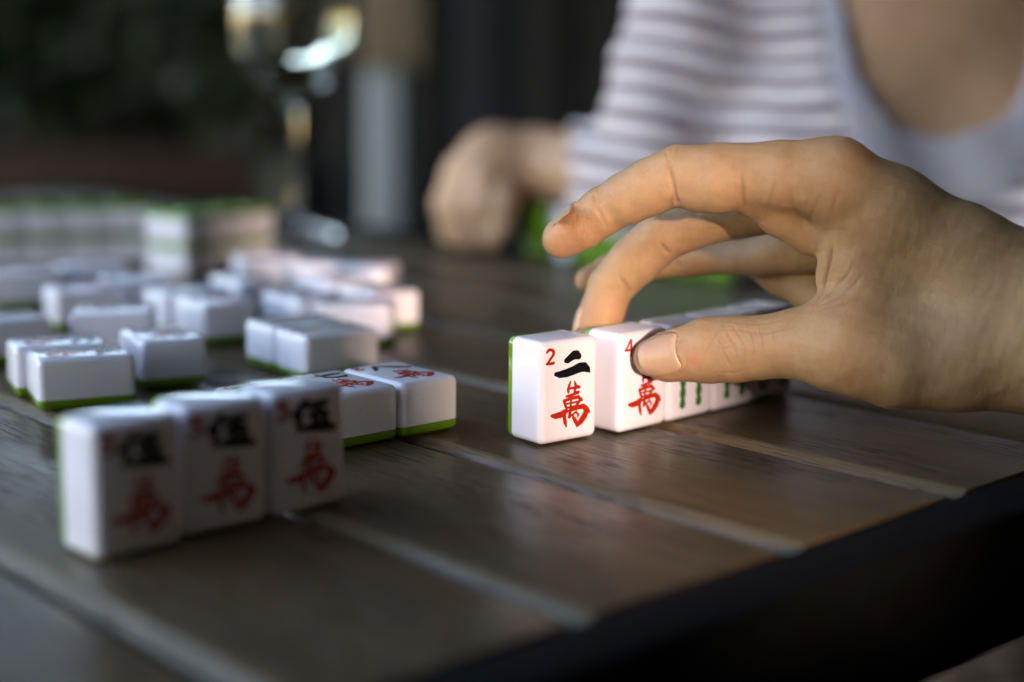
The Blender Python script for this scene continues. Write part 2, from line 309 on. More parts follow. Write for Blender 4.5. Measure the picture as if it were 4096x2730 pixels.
def cloth_mat():
    m, t, p = new_mat('striped_jersey')
    at = N(t, 'ShaderNodeAttribute', attribute_name='stripe')
    v = coords(t)
    wob = noise(t, v, 14, 3)
    ph = maths(t, 'ADD', at.outputs['Fac'], maths(t, 'MULTIPLY', wob, 0.35))
    s = maths(t, 'PINGPONG', ph, 0.5)
    c = ramp(t, s, [(0.21, (0.25, 0.185, 0.20)), (0.29, (0.79, 0.69, 0.72))])
    t.links.new(c, p.inputs['Base Color'])
    p.inputs['Roughness'].default_value = 0.85
    p.inputs['Specular IOR Level'].default_value = 0.2
    w = noise(t, v, 1500, 2)
    t.links.new(bump(t, w, 0.3, 0.0006), p.inputs['Normal'])
    return m
M_CLOTH = cloth_mat()
M_TRIM = plain('lilac_ribbed_trim', (0.52, 0.47, 0.53), 0.85, 0.2, 0.1, 200)

def glass_mat(name, col, ior, rough=0.0):
    m, t, p = new_mat(name)
    p.inputs['Base Color'].default_value = (*col, 1)
    p.inputs['Transmission Weight'].default_value = 1.0
    p.inputs['Roughness'].default_value = rough
    p.inputs['IOR'].default_value = ior
    return m
M_GLASS = glass_mat('clear_glass', (0.97, 0.98, 0.97), 1.45)
M_WINE = glass_mat('white_wine', (0.975, 0.945, 0.78), 1.34)
M_POST = plain('grey_painted_metal', (0.24, 0.255, 0.25), 0.5, 0.4, 0.08, 12)
M_BEIGE = plain('beige_stone', (0.15, 0.115, 0.07), 0.8, 0.3, 0.15, 25, 0, 0.002)
M_BOARD = plain('charcoal_board', (0.011, 0.0105, 0.010), 0.75, 0.25, 0.3, 9, 0, 0.002)
M_BOARD2 = plain('blue_black_board', (0.010, 0.0115, 0.015), 0.7, 0.25, 0.3, 9, 0, 0.002)
M_BROWN = plain('dark_brown_timber', (0.026, 0.013, 0.007), 0.8, 0.25, 0.35, 6, 0, 0.002)
M_DECK = plain('brown_deck', (0.016, 0.0080, 0.0040), 0.95, 0.0, 0.3, 8, 0, 0.002)
M_ROOF = plain('roof_boards', (0.07, 0.06, 0.05), 0.8, 0.3, 0.2, 5)
M_WALL = plain('dark_render', (0.06, 0.058, 0.055), 0.85, 0.3, 0.2, 6, 0, 0.003)
M_SOIL = plain('garden_ground', (0.05, 0.055, 0.028), 0.95, 0.2, 0.4, 3)

def leaf_mat():
    m, t, p = new_mat('dark_hedge_leaf')
    v = coords(t)
    f = noise(t, v, 18, 3)
    t.links.new(ramp(t, f, [(0.3, (0.005, 0.011, 0.003)), (0.6, (0.010, 0.019, 0.005)), (0.8, (0.020, 0.030, 0.008))]), p.inputs['Base Color'])
    p.inputs['Roughness'].default_value = 0.55
    return m
M_LEAF = leaf_mat()

# ------------------------------------------------------------------ object helpers
def link(o, parent=None):
    COL.objects.link(o)
    if parent is not None:
        o.parent = parent
    return o

def tag(o, label=None, cat=None, group=None, kind=None):
    if label: o['label'] = label
    if cat: o['category'] = cat
    if group: o['group'] = group
    if kind: o['kind'] = kind
    return o

def empty(name, loc=(0, 0, 0), rot=None):
    o = bpy.data.objects.new(name, None)
    o.empty_display_size = 0.02
    if rot is not None:
        o.matrix_world = Matrix.Translation(loc) @ rot.to_4x4()
    else:
        o.location = loc
    return link(o)

def mesh_obj(name, me, mat, parent=None, loc=None):
    o = bpy.data.objects.new(name, me)
    if mat is not None and not me.materials:
        me.materials.append(mat)
    link(o, parent)
    if loc is not None:
        o.location = loc
    return o

def bm_mesh(name, bm, smooth=True):
    me = bpy.data.meshes.new(name)
    bm.to_mesh(me)
    bm.free()
    if smooth:
        for p in me.polygons:
            p.use_smooth = True
    return me

def rounded_box(size, r, seg=4, only_vertical=False):
    bm = bmesh.new()
    bmesh.ops.create_cube(bm, size=1)
    bmesh.ops.scale(bm, vec=size, verts=bm.verts)
    bmesh.ops.bevel(bm, geom=list(bm.edges), offset=r, segments=seg, profile=0.5, affect='EDGES')
    return bm

def box_mesh(name, x0, x1, y0, y1, z0, z1, bev=0.0, seg=2):
    bm = rounded_box((x1 - x0, y1 - y0, z1 - z0), bev, seg) if bev else bmesh.new()
    if not bev:
        bmesh.ops.create_cube(bm, size=1)
        bmesh.ops.scale(bm, vec=(x1 - x0, y1 - y0, z1 - z0), verts=bm.verts)
    bmesh.ops.translate(bm, vec=((x0 + x1) / 2, (y0 + y1) / 2, (z0 + z1) / 2), verts=bm.verts)
    return bm_mesh(name, bm, bool(bev))

# ------------------------------------------------------------------ implicit surfaces
class Field:
    def __init__(self, lo, hi, h):
        self.h = h
        self.lo = np.array(lo, np.float32)
        self.n = np.ceil((np.array(hi) - self.lo) / h).astype(int) + 1
        self.ax = [self.lo[i] + h * np.arange(self.n[i], dtype=np.float32) for i in range(3)]
    def blank(self, v=30.0):
        return np.full(self.n, v, np.float32)
    def window(self, lo, hi):
        a = np.clip(np.floor((np.array(lo) - self.lo) / self.h).astype(int), 0, self.n - 1)
        b = np.clip(np.ceil((np.array(hi) - self.lo) / self.h).astype(int) + 1, 1, self.n)
        sl = tuple(slice(int(p), int(q)) for p, q in zip(a, b))
        X = self.ax[0][sl[0]][:, None, None]
        Y = self.ax[1][sl[1]][None, :, None]
        Z = self.ax[2][sl[2]][None, None, :]
        return sl, X, Y, Z
    def sample(self, F, P):
        q = (np.asarray(P, np.float32) - self.lo) / self.h
        q = np.clip(q, 0, self.n - 1.001)
        i = np.floor(q).astype(int)
        f = q - i
        out = 0
        for dx in (0, 1):
            for dy in (0, 1):
                for dz in (0, 1):
                    w = (f[:, 0] if dx else 1 - f[:, 0]) * (f[:, 1] if dy else 1 - f[:, 1]) * (f[:, 2] if dz else 1 - f[:, 2])
                    out = out + w * F[i[:, 0] + dx, i[:, 1] + dy, i[:, 2] + dz]
        return out
    def grad(self, F, P):
        e = self.h
        P = np.asarray(P, np.float32)
        g = np.stack([self.sample(F, P + np.eye(3, dtype=np.float32)[k] * e) - self.sample(F, P - np.eye(3, dtype=np.float32)[k] * e) for k in range(3)], 1)
        return g / (np.linalg.norm(g, axis=1, keepdims=True) + 1e-9)

def smin(a, b, k):
    if k <= 0:
        return np.minimum(a, b)
    hh = np.maximum(k - np.abs(a - b), 0) / k
    return np.minimum(a, b) - hh * hh * k * 0.25

def add_cone(fd, F, a, b, k, flat=None):
    """smooth union of a round cone from a to b (x,y,z,r)"""
    a = np.array(a, np.float32); b = np.array(b, np.float32)
    rm = max(a[3], b[3]); pad = rm + k + 4 * fd.h + 3
    sl, X, Y, Z = fd.window(np.minimum(a[:3], b[:3]) - pad, np.maximum(a[:3], b[:3]) + pad)
    d = b[:3] - a[:3]
    L2 = float(d @ d) + 1e-9
    px, py, pz = X - a[0], Y - a[1], Z - a[2]
    t = np.clip((px * d[0] + py * d[1] + pz * d[2]) / L2, 0, 1)
    qx, qy, qz = px - t * d[0], py - t * d[1], pz - t * d[2]
    D = np.sqrt(qx * qx + qy * qy + qz * qz) - (a[3] + t * (b[3] - a[3]))
    F[sl] = smin(F[sl], D, k)

def add_chain(fd, F, pts, k):
    for a, b in zip(pts[:-1], pts[1:]):
        add_cone(fd, F, a, b, k)

def add_tri(fd, F, tri, k):
    a, b, c, r = [np.array(v, np.float32) for v in tri]
    r = float(r)
    pad = r + k + 4 * fd.h + 3
    st = np.stack([a, b, c])
    sl, X, Y, Z = fd.window(st.min(0) - pad, st.max(0) + pad)
    shp = np.broadcast_shapes(X.shape, Y.shape, Z.shape)
    P = np.stack([np.broadcast_to(v, shp) for v in (X, Y, Z)], -1)
    n = np.cross(b - a, c - a); n /= np.linalg.norm(n)
    def seg(p, q):
        d = q - p
        t = np.clip(((P - p) @ d) / float(d @ d), 0, 1)
        return np.linalg.norm(P - p - t[..., None] * d, axis=-1)
    D = np.minimum(np.minimum(seg(a, b), seg(b, c)), seg(c, a))
    inside = np.ones(shp, bool)
    for p, q in ((a, b), (b, c), (c, a)):
        inside &= ((P - p) @ np.cross(n, q - p)) >= 0
    D = np.where(inside, np.abs((P - a) @ n), D) - r
    F[sl] = smin(F[sl], D, k)

def add_ellipsoid(fd, F, c, rad, k, rz=0.0):
    c = np.array(c, np.float32); rad = np.array(rad, np.float32)
    pad = rad.max() + k + 3 * fd.h
    sl, X, Y, Z = fd.window(c - pad, c + pad)
    x, y, z = X - c[0], Y - c[1], Z - c[2]
    cz, sz = math.cos(rz), math.sin(rz)
    x, y = x * cz + y * sz, -x * sz + y * cz
    k0 = np.sqrt((x / rad[0]) ** 2 + (y / rad[1]) ** 2 + (z / rad[2]) ** 2)
    k1 = np.sqrt((x / rad[0] ** 2) ** 2 + (y / rad[1] ** 2) ** 2 + (z / rad[2] ** 2) ** 2)
    D = k0 * (k0 - 1) / np.maximum(k1, 1e-6)
    F[sl] = smin(F[sl], D, k)

def surface_nets(fd, F):
    S = F < 0
    n = np.array(F.shape)
    cnt = np.zeros(n - 1, np.int8)
    for dx in (0, 1):
        for dy in (0, 1):
            for dz in (0, 1):
                cnt += S[dx:n[0] - 1 + dx, dy:n[1] - 1 + dy, dz:n[2] - 1 + dz]
    act = (cnt > 0) & (cnt < 8)
    idx = np.argwhere(act)
    vid = np.full(n - 1, -1, np.int64)
    vid[act] = np.arange(len(idx))
    acc = np.zeros((len(idx), 3)); num = np.zeros(len(idx))
    cor = [(x, y, z) for x in (0, 1) for y in (0, 1) for z in (0, 1)]
    val = {c: F[idx[:, 0] + c[0], idx[:, 1] + c[1], idx[:, 2] + c[2]].astype(float) for c in cor}
    for c in cor:
        for ax in range(3):
            if c[ax]:
                continue
            d = list(c); d[ax] = 1; d = tuple(d)
            va, vb = val[c], val[d]
            m = (va < 0) != (vb < 0)
            t = np.where(m, va / np.where(m, va - vb, 1), 0)
            p = np.tile(np.array(c, float), (len(idx), 1)); p[:, ax] += t
            acc[m] += p[m]; num[m] += 1
    V = (idx + acc / num[:, None]) * fd.h + fd.lo
    faces = []
    for ax in range(3):
        u, w = (ax + 1) % 3, (ax + 2) % 3
        a = [slice(None)] * 3; b = [slice(None)] * 3
        a[ax] = slice(0, -1); b[ax] = slice(1, None)
        A, B = S[tuple(a)], S[tuple(b)]
        e = np.argwhere(A != B)
        e = e[(e[:, u] > 0) & (e[:, w] > 0) & (e[:, u] < n[u] - 1) & (e[:, w] < n[w] - 1)]
        def g(du, dw):
            q = e.copy(); q[:, u] -= du; q[:, w] -= dw
            return vid[q[:, 0], q[:, 1], q[:, 2]]
        quad = np.stack([g(1, 1), g(0, 1), g(0, 0), g(1, 0)], 1)
        flip = ~A[e[:, 0], e[:, 1], e[:, 2]]
        quad[flip] = quad[flip][:, ::-1]
        faces.append(quad)
    Q = np.concatenate(faces)
    return V, Q[(Q >= 0).all(1)]

def np_mesh(name, V, Q, scale=0.001, smooth=True):
    me = bpy.data.meshes.new(name)
    me.vertices.add(len(V))
    me.vertices.foreach_set('co', (V * scale).astype(np.float32).ravel())
    k = Q.shape[1]
    me.loops.add(Q.size)
    me.loops.foreach_set('vertex_index', Q.astype(np.int32).ravel())
    me.polygons.add(len(Q))
    me.polygons.foreach_set('loop_start', (np.arange(len(Q)) * k).astype(np.int32))
    me.update(calc_edges=True)
    me.validate()
    if smooth:
        me.polygons.foreach_set('use_smooth', np.ones(len(me.polygons), bool))
    return me

def attr(me, name, vals):
    a = me.attributes.new(name, 'FLOAT', 'POINT')
    a.data.foreach_set('value', np.asarray(vals, np.float32))

# ------------------------------------------------------------------ table frame of reference
PA = -0.8205                                   # plank direction in plan
PD = Vector((math.cos(PA), math.sin(PA), 0))   # along a plank, towards the near edge
PN = Vector((-math.sin(PA), math.cos(PA), 0))  # across the planks, away from the camera
PROT = Matrix.Rotation(PA, 3, 'Z')
PITCH, P0, T_NEAR, T_FAR = 0.0918, 0.0860, -0.2610, -1.62
N_NEAR, N_FAR = P0 - 4 * PITCH, P0 + 8 * PITCH + 0.012

def build_table():
    t = empty('slatted_table', (0, 0, -0.74), PROT)
    tag(t, 'brown slatted wooden table with a black metal rim under all the tiles', 'table')
    rng = random.Random(4)
    base = None
    for i in range(-4, 8):
        n0 = P0 + i * PITCH + 0.0015
        n1 = P0 + (i + 1) * PITCH - 0.0015
        w = n1 - n0
        bm = bmesh.new()
        # profile: softly rounded shoulders, laid along the plank
        prof = [(-w / 2, -0.022), (-w / 2, -0.0042)]
        prof += [(-w / 2 + 0.0003, -0.0033), (-w / 2 + 0.0010, -0.0025), (-w / 2 + 0.0022, -0.0016), (-w / 2 + 0.0036, -0.0008), (-w / 2 + 0.0050, -0.00025), (-w / 2 + 0.0064, 0.0)]
        full = prof + [(-x, z) for x, z in reversed(prof)]
        x0, x1 = T_FAR, T_NEAR - 0.0008
        ring = [[bm.verts.new((x, y, z)) for y, z in full] for x in (x0, (x0 + x1) / 2, x1)]
        for a, b in zip(ring[:-1], ring[1:]):
            for j in range(len(full)):
                k = (j + 1) % len(full)
                bm.faces.new((a[j], b[j], b[k], a[k]))
        bm.faces.new(ring[0]); bm.faces.new(list(reversed(ring[-1])))
        bmesh.ops.recalc_face_normals(bm, faces=bm.faces)
        me = bm_mesh('plank', bm, True)
        me.set_sharp_from_angle(angle=R(35))
        attr(me, 'edge_sheen', [1.0 if (w / 2 - 0.0058 < abs(v.co.y) < w / 2 - 0.0007 and v.co.z > -0.004) else 0.0 for v in me.vertices])  # marks the chamfer vertices that get the painted sheen
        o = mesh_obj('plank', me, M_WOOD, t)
        o.location = (0, (n0 + n1) / 2, 0.74 + rng.uniform(-0.0004, 0.0))
        o.rotation_euler = (rng.uniform(-0.002, 0.002), 0, 0)
    z0 = 0.74
    # dark bed under the joints
    mesh_obj('under_frame', box_mesh('under_frame', T_FAR + .02, T_NEAR - .02, N_NEAR + .02, N_FAR - .02, z0 - 0.034, z0 - 0.0235), M_FRAME, t)
    fw = 0.024
    mesh_obj('rim', box_mesh('rim', T_NEAR, T_NEAR + fw, N_NEAR - fw, N_FAR + fw, z0 - 0.047, z0 - 0.0006, 0.0022, 3), M_FRAME, t)
    mesh_obj('rim', box_mesh('rim', T_FAR - fw, T_FAR - 0.0005, N_NEAR - fw, N_FAR + fw, z0 - 0.047, z0 - 0.0006, 0.0022, 3), M_FRAME, t)
    mesh_obj('rim', box_mesh('rim', T_FAR, T_NEAR - 0.0005, N_FAR, N_FAR + fw, z0 - 0.047, z0 - 0.0006, 0.0022, 3), M_FRAME, t)
    mesh_obj('rim', box_mesh('rim', T_FAR, T_NEAR - 0.0005, N_NEAR - fw, N_NEAR, z0 - 0.047, z0 - 0.0006, 0.0022, 3), M_FRAME, t)
    for x in (T_NEAR - .06, T_FAR + .06):
        for y in (N_NEAR + .04, N_FAR - .04):
            mesh_obj('leg', box_mesh('leg', x - .022, x + .022, y - .022, y + .022, 0.0, z0 - 0.0475, 0.003, 2), M_FRAME, t)
    return t
build_table()

# ------------------------------------------------------------------ mahjong tiles
TW, TH, TD, TG = 0.0293, 0.0400, 0.0216, 0.0043

def tile_meshes():
    out = []
    for green in (False, True):
        bm = rounded_box((TW - 0.0002, TH - 0.0002, TD), 0.0029, 6)
        cut = -TD / 2 + TG
        geom = list(bm.verts) + list(bm.edges) + list(bm.faces)
        r = bmesh.ops.bisect_plane(bm, geom=geom, plane_co=(0, 0, cut + (-0.00004 if green else 0.00004)), plane_no=(0, 0, 1),
                                   clear_inner=not green, clear_outer=green)
        ed = [e for e in r['geom_cut'] if isinstance(e, bmesh.types.BMEdge)]
        bmesh.ops.contextual_create(bm, geom=ed)
        me = bm_mesh('tile_back' if green else 'tile_body', bm, True)
        me.set_sharp_from_angle(angle=R(50))
        me.materials.append(M_GREEN if green else M_WHITE)
        out.append(me)
    return out
TILE_BODY, TILE_BACK = tile_meshes()

GCACHE = {}
def glyph_mesh(key, mat, polys=None, h=0.12, thick=0.30):
    """glyph strokes (mm, centred on the tile face) as a glossy pillow of paint"""
    if key in GCACHE:
        return GCACHE[key]
    st = polys if polys is not None else GLYPHS[key]
    P = np.array([q for s in st for q in s])
    lo = P[:, :2].min(0) - 2.2; hi = P[:, :2].max(0) + 2.2
    fd = Field((lo[0], lo[1], -0.5), (hi[0], hi[1], 0.6), h)
    X = fd.ax[0][:, None]; Y = fd.ax[1][None, :]
    D = np.full((fd.n[0], fd.n[1]), 30.0, np.float32)
    for s in st:
        for a, b in zip(s[:-1], s[1:]):
            dx, dy = b[0] - a[0], b[1] - a[1]
            t = np.clip(((X - a[0]) * dx + (Y - a[1]) * dy) / (dx * dx + dy * dy + 1e-9), 0, 1)
            d = np.hypot(X - a[0] - t * dx, Y - a[1] - t * dy) - (a[2] + t * (b[2] - a[2]))
            D = np.minimum(D, d)
    r = 0.22
    d2 = (D + r)[:, :, None]; dz = (np.abs(fd.ax[2]) - thick + r)[None, None, :]
    F = np.hypot(np.maximum(d2, 0), np.maximum(dz, 0)) + np.minimum(np.maximum(d2, dz), 0) - r
    V, Q = surface_nets(fd, F.astype(np.float32))
    me = np_mesh(key, V, Q)
    me.materials.append(mat)
    GCACHE[key] = me
    return me

def bamboo_strokes():
    pts = []
    for v in np.linspace(-4.6, 4.6, 13):
        pts.append([0.0, float(v), 1.65 + 0.35 * math.cos(v / 4.6 * math.pi * 2.0)])
    return [pts]

TILE_PROTO = {}
FACE_Z = TD / 2 - 0.00020
def add_face(kind, root, off):
    def part(name, me, du=0.0, dv=0.0, rz=0.0):
        o = mesh_obj(name, me, None, root)
        o.location = Vector(off) + Vector((du, dv, FACE_Z))
        o.rotation_euler = (0, 0, rz)
        return o
    if kind.startswith('wan_'):
        w = kind[4:]
        part('corner_digit', glyph_mesh(w + '_digit' if w != 'two' else 'two_digit', M_RED))
        if w in ('two', 'five', 'six', 'seven', 'eight'):
            part('numeral_character', glyph_mesh(w, M_BLACK))
        elif w == 'four':
            s4 = [[[-2.6, 10.4, .8], [-2.3, 4.6, .9]], [[-2.6, 10.4, .8], [8.4, 10.9, .9]], [[8.4, 10.9, .9], [7.8, 4.9, .9]],
                  [[-2.3, 4.8, .7], [7.9, 5.0, .8]], [[.6, 10.2, .7], [-1.0, 7.0, .6]], [[3.6, 10.2, .7], [3.8, 7.4, .6], [6.6, 7.2, .6]]]
            part('numeral_character', glyph_mesh('four', M_BLACK, s4))
        part('suit_character', glyph_mesh('wan', M_RED))
    elif kind.startswith('bamboo'):
        me = glyph_mesh('bamboo_stick', M_GPAINT, bamboo_strokes(), 0.15)
        mr = GCACHE.get('bamboo_red')
        if mr is None:
            mr = me.copy(); mr.materials.clear(); mr.materials.append(M_RED); GCACHE['bamboo_red'] = mr
        n = int(kind[6:])
        if n == 4:
            for du in (-0.0052, 0.0052):
                for dv in (-0.0088, 0.0078):
                    part('bamboo_stick', me, du, dv)
        else:
            cols = (-0.0085, 0.0, 0.0085); rows = (-0.0122, 0.0, 0.0122)
            for i, du in enumerate(cols):
                for dv in rows:
                    part('bamboo_stick', mr if i == 1 else me, du, dv)
    elif kind == 'dots':
        ring = [[[2.6 * math.cos(a), 2.6 * math.sin(a), .75] for a in np.linspace(0, 2 * math.pi, 17)], [[0, 0, .8], [.01, 0, .8]]]
        me = glyph_mesh('dot_ring', M_BLACK, ring)
        mr = GCACHE.get('dot_red')
        if mr is None:
            mr = me.copy(); mr.materials.clear(); mr.materials.append(M_RED); GCACHE['dot_red'] = mr
        for i, (du, dv) in enumerate(((-.007, .012), (.007, .012), (0, 0), (-.007, -.012), (.007, -.012))):
            part('dot', mr if i == 2 else me, du, dv)
    elif kind == 'dragon':
        s = [[[0, 14, 1.0], [0, -14, 1.3]], [[-7, 8, 1.0], [7, 8.6, 1.1]], [[-7, 8, 1.0], [-6.6, -1, 1.0]], [[7, 8.6, 1.1], [6.6, -1, 1.0]], [[-6.6, -1, 1.0], [6.6, -.6, 1.0]]]
        part('honour_character', glyph_mesh('centre', M_RED, s))

def tile(kind, pos, psi, mode, label, group, z=0.0):
    """mode: 'stand' (face looks along sin psi,-cos psi), 'up' (face up), 'down' (face down); pos = plan centre"""
    c, s = math.cos(psi), math.sin(psi)
    if mode == 'stand':
        rot = Matrix(((c, 0, s), (s, 0, -c), (0, 1, 0))); off = (0, TH / 2, 0)
    elif mode == 'up':
        rot = Matrix(((c, -s, 0), (s, c, 0), (0, 0, 1))); off = (0, 0, TD / 2)
    else:
        rot = Matrix(((c, s, 0), (s, -c, 0), (0, 0, -1))); off = (0, 0, -TD / 2)
    root = empty('mahjong_tile', (pos[0], pos[1], z + 0.0002), rot)
    tag(root, label, 'mahjong tile', group)
    if kind not in TILE_PROTO:
        mesh_obj('tile_body', TILE_BODY, None, root, off)
        mesh_obj('tile_back', TILE_BACK, None, root, off)
        add_face(kind, root, off)
        TILE_PROTO[kind] = [(ch, ch.location.copy() - Vector(off)) for ch in root.children]
    else:
        for ch, l in TILE_PROTO[kind]:
            k = ch.copy(); link(k, root); k.location = Vector(off) + l
    return root

def dv2(a): return Vector((math.cos(a), math.sin(a)))
def stand_corner(x, y, psi, k=0, gap=0.0):
    u = dv2(psi); w = dv2(psi + math.pi / 2)
    return Vector((x, y)) + u * (TW / 2 + k * (TW + gap)) + w * TD / 2
def lie_front(x, y, th, long_right=True):
    """x, y: nearest corner; th: direction of the edge leaving it to the right"""
    a, b = (TH, TW) if long_right else (TW, TH)
    p = Vector((x, y)) + dv2(th) * a / 2 + dv2(th + math.pi / 2) * b / 2
    return p, (th + math.pi / 2 if long_right else th)

G_HAND = 'standing tiles in the row under the hand'
tile('wan_two', stand_corner(.0110, .5562, .6776), .6776, 'stand', 'standing white tile with red 2 and two black strokes, left end of the row', G_HAND)
tile('wan_four', stand_corner(.0423, .5774, .7783), .7783, 'stand', 'standing white tile with red 4 gripped under the thumb tip', G_HAND)
tile('bamboo4', stand_corner(.0423, .5774, .7783, 1, .0002), .7783, 'stand', 'cream lit bamboo tile with green sticks, touching the tile with the red 4', G_HAND)
tile('bamboo4', stand_corner(.0423, .5774, .7783, 2, .0002), .7783, 'stand', 'bamboo tile with green sticks, second one right of the red 4 tile', G_HAND)
tile('dots', stand_corner(.0412, .5784, .7783, 3, .0004), .7783, 'stand', 'shaded tile at the far right end of the row under the hand', G_HAND)

G_MELD = 'tiles of the near face up meld'
p8, q8 = Vector((-.0420, .5655)), .7471
for k, kind, lab in ((0, 'wan_eight', 'face up tile with red 8 and warm light on its right side'),
                     (-1, 'wan_seven', 'face up tile squeezed against the tile with the red 8'),
                     (-2, 'wan_six', 'face up tile mostly hidden behind the standing blurred tiles')):
    pc = p8 + dv2(q8) * (TW / 2 + k * (TW + .0003)) + dv2(q8 + math.pi / 2) * (TH / 2 - .0006 * k)
    tile(kind, pc, q8 + .012 * k, 'up', lab, G_MELD)

G_TRIO = 'three blurred standing tiles in the near left'
for (x, y, a), lab in zip(((-.1174, .4125, .79), (-.0972, .4371, .735), (-.0747, .4589, .7646)),
                          ('blurred standing tile nearest the camera, bright white left side',
                           'blurred standing tile in the middle of the near three, red and black characters',
                           'blurred standing tile at the right end of the near three, beside the meld')):
    tile('wan_five', stand_corner(x, y, a), a, 'stand', lab, G_TRIO)

G_DISC = 'discarded tiles lying face up on the table'
def disc(kind, x, y, th, label, long_right=True, flip=0.0, mode='up', z=0.0):
    p, psi = lie_front(x, y, th, long_right)
    return tile(kind, p, psi + flip, mode, label, G_DISC, z)
disc('bamboo9', -.0930, .6690, .65, 'face up bamboo tile with green and red sticks, nearer of a touching pair', True, math.pi)
q = Vector((-.0930, .6690)) + dv2(.65 + math.pi / 2) * (TW + .0004)
disc('bamboo9', q.x, q.y, .65, 'face up bamboo tile with green and red sticks, farther of the touching pair', True, math.pi)
disc('wan_five', -.1020, .7670, -.06, 'pinkish lit face up tile behind the pair of bamboo tiles', True)
disc('wan_seven', -.0735, .8020, .66, 'face up tile with warm right side behind the pinkish lit tile', False)
disc('dragon', -.1030, .8500, .62, 'face up tile left of the warm sided tile, behind the pinkish lit tile', False)
disc('wan_six', -.1170, .9300, -.26, 'face up tile farthest back at the right end of the discards', True)
disc('dots', -.1110, .7780, .68, 'face up tile with a bright left side behind the bamboo pair', False)
disc('wan_five', -.1930, .6040, .47, 'face up tile with black character nearest the left edge of the picture', True, math.pi)
q = Vector((-.1930, .6040)) + dv2(.47 + math.pi / 2) * (TW + .002) + dv2(.47) * (-.004)
disc('wan_six', q.x, q.y, .46, 'face up tile with black marks cut by the left edge, behind the nearest discard', True, math.pi)
disc('wan_eight', -.1620, .6500, .50, 'face up tile with black character between the nearest discard and the bamboo pair', False)
disc('dragon', -.2160, .7270, .16, 'face up tile with a red mark turned square to the camera', True)
disc('wan_seven', -.1570, .7590, .62, 'face up tile with shaded right side and bright left corner, left of the bamboo pair', False)
q = Vector((-.1570, .7590)) + dv2(.62 + math.pi / 2) * (TH + .004) + dv2(.62) * (-.002)
disc('dots', q.x, q.y, .68, 'face up tile behind the one with the bright left corner', True)
disc('bamboo9', -.2540, .6930, .62, 'face up tile with glossy top cut by the left edge of the picture', True, math.pi)
disc('wan_eight', -.2430, .7950, .55, 'face up tile in the left middle with a shaded right side', True)
disc('dots', -.2330, .8450, .30, 'bluish shaded face up tile left of the stack end', True)
disc('wan_two', -.1540, .8450, .64, 'face up tile with bright left side in front of the stack end', False)
disc('wan_four', -.3010, .8650, .50, 'face up tile at the left edge with a yellowish shine', True)
disc('dragon', -.2720, .9000, .40, 'face up tile with a yellowish shine behind its neighbour at the left', True)
disc('wan_six', -.1720, .9500, .40, 'face up pinkish grey tile right of the stack end', True)
disc('dots', -.1390, .9350, -.20, 'small blurred face up tile between the stack end and the farthest discard', True)
disc('wan_two', -.3120, .7900, .55, 'face up tile at the left edge between two shaded tiles', True)

# walls of stacked face down tiles
def wall(x, y, a, n, words, group):
    e = dv2(a)
    for k in range(n):
        for lv in range(2):
            p = Vector((x, y)) + e * (k + .5) * (TW + .0003)
            where = words[k]
            tile('blank', p, a, 'down', ('upper' if lv else 'lower') + ' green backed tile ' + where, group, z=lv * (TD + .0003))
wall(-.2385, 1.030, .98, 3, ('at the bright end of the short stacked wall', 'in the middle of the short stacked wall', 'at the far end of the short stacked wall'), 'short stacked wall of face down tiles')
wall(-.4330, 1.046, .42, 6, ('left end of the long grey wall', 'in the long grey wall at the picture edge', 'second from the picture edge in the long grey wall',
     'in the middle of the long grey stacked wall', 'next to the right end of the long grey stacked wall', 'at the right end of the long grey stacked wall'), 'long stacked wall of face down tiles')

# the other player's hand of standing tiles, green backs towards us
G_BACK = 'standing tiles of the player opposite, green backs to the camera'
names = ('standing green backed tile beside the far hand', None, 'standing green backed tile seen between two fingers',
         'standing green backed tile behind the middle finger', 'standing green backed tile behind the bent fingers',
         'standing green backed tile below the ring finger', 'standing green backed tile farthest right, behind the palm')
for k in range(7):
    p = Vector((.024, 1.168)) + Vector((.682, -.731)) * k * (TW + .0006)
    if names[k] is None:
        tile('blank', p + Vector((.004, .004)), 2.321 + math.pi / 2, 'stand', 'white tile turned sideways in the far green row', G_BACK)
    else:
        tile('blank', p, 2.321, 'stand', names[k], G_BACK)

# ------------------------------------------------------------------ the near hand
def onto(fd, F, pts):
    # slide measured points along the sight line from the camera's place onto the skin
    P = np.array(pts, np.float32)
    o = np.array([0, 0, 139], np.float32)
    d = P - o
    d /= np.linalg.norm(d, axis=1, keepdims=True)
    P = P - d * 45
    for _ in range(90):
        P = P + d * np.clip(fd.sample(F, P), -2, 3)[:, None] * 0.8
    return P

